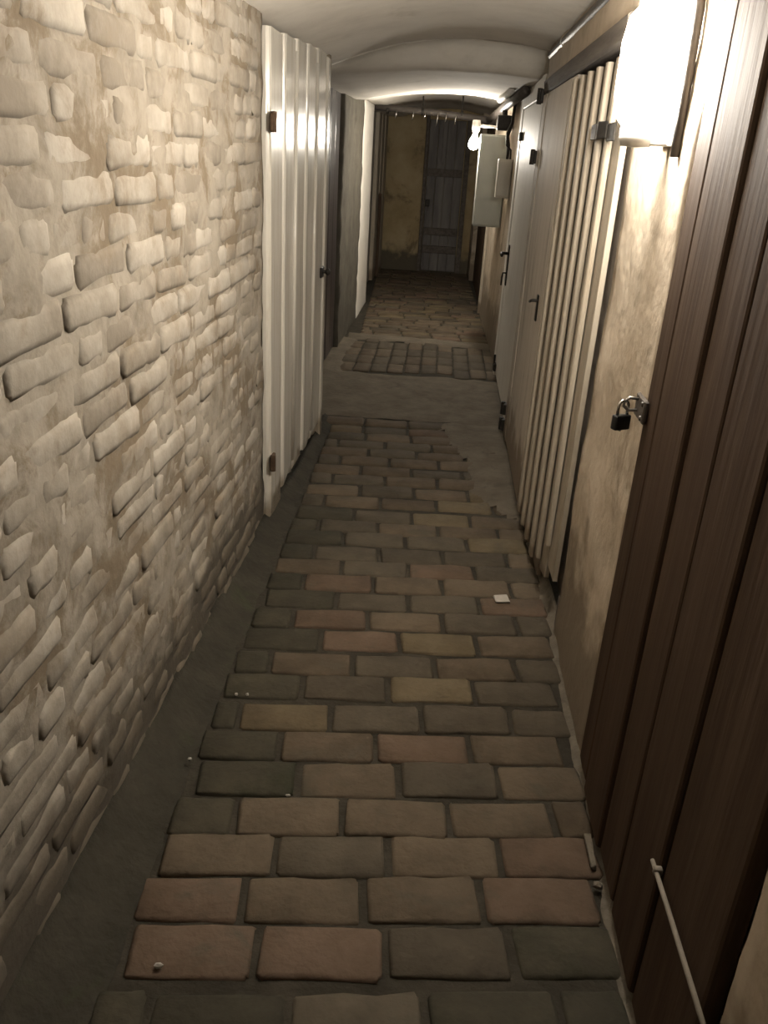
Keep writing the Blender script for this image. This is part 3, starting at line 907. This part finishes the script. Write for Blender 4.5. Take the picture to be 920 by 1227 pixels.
# cross pipe at the far end with hanging wire ends
cp = empty('cross_pipe', (-0.2, 8.6, 1.77))
tag(cp, 'dark pipe crossing under the ceiling at the far end', 'pipe')
obj('pipe', tube([(-0.64, 0, 0.025), (0.0, 0, 0.0), (0.60, 0, -0.045)], 0.030, 12), X['pipe'], cp, True)
for xx in (-0.45, -0.12, 0.25):
    zt = ceil_z(xx - 0.2, 8.6) - 1.77 + 0.01
    bm = tube([(xx, 0, -0.02), (xx, 0, zt)], 0.008, 6)
    tube([(xx - 0.012, 0, 0.0), (xx + 0.012, 0, -0.001)], 0.034, 12, bm)
    obj('hanger', bm, X['iron'], cp)
for i, (xx, ln) in enumerate([(-0.36, 0.05), (-0.20, 0.06), (-0.09, 0.045), (0.03, 0.10), (0.11, 0.06), (0.20, 0.07)]):
    z0 = -0.02 - 0.04 * max(0, xx)
    bm = tube([(xx, -0.028, z0 + 0.02), (xx - 0.004, -0.036, z0 - 0.01), (xx - 0.012, -0.036, z0 - ln)], [0.005, 0.006, 0.004], 6)
    obj('wire_end', bm, X['chrome'], cp, True)

# ------------------------------------------------------------------ small rubbish on the floor
def chip(loc, sx, sy, sz, label, cat, name, m=None, seed=1):
    rr = random.Random(seed)
    bm = bmesh.new()
    bmesh.ops.create_icosphere(bm, subdivisions=1, radius=1.0)
    for v in bm.verts:
        v.co = Vector((v.co.x * sx, v.co.y * sy, max(-0.6, v.co.z) * sz)) * rr.uniform(0.75, 1.15)
    lo = min(v.co.z for v in bm.verts)
    for v in bm.verts:
        v.co.z -= lo
    return tag(obj(name, bm, m or X['chip'], None, False, loc), label, cat)
bm = box(-0.024, 0.024, -0.026, 0.026, 0, 0.006, 0.0015, 1, 0.003)
bm.transform(Matrix.Rotation(0.15, 4, 'Z'))
tag(obj('tile_scrap', bm, X['chip'], None, False, (0.296, 2.545, 0.003)), 'pale square scrap of tile on the bricks near the cream door', 'scrap')
chip((-0.423, 1.033, 0.003), 0.010, 0.007, 0.007, 'largest pale chip, on the dark bricks at lower left', 'chip', 'plaster_chip', seed=3)
chip((-0.528, 1.587, 0.006), 0.006, 0.006, 0.007, 'pale chip on the dark fillet at the foot of the left wall', 'chip', 'plaster_chip', seed=4)
chip((-0.48, 1.868, 0.003), 0.005, 0.005, 0.005, 'left one of two tiny pale chips side by side', 'chip', 'plaster_chip', seed=5)
chip((-0.45, 1.872, 0.003), 0.005, 0.005, 0.005, 'right one of two tiny pale chips side by side', 'chip', 'plaster_chip', seed=6)
chip((-0.266, 1.502, 0.003), 0.009, 0.004, 0.004, 'thin pale chip in a joint left of the floor middle', 'chip', 'plaster_chip', seed=7)
chip((0.436, 1.325, 0.003), 0.012, 0.010, 0.011, 'small grey stone at the foot of the brown door', 'stone', 'pebble', X['edge_mortar'], seed=8)
bm = box(-0.006, 0.006, -0.05, 0.05, 0, 0.014, 0.002, 1, 0.003)
tag(obj('brick_sliver', bm, X['edge_mortar'], None, False, (0.434, 1.42, 0.002)), 'narrow brick sliver lying along the foot of the brown door', 'sliver')
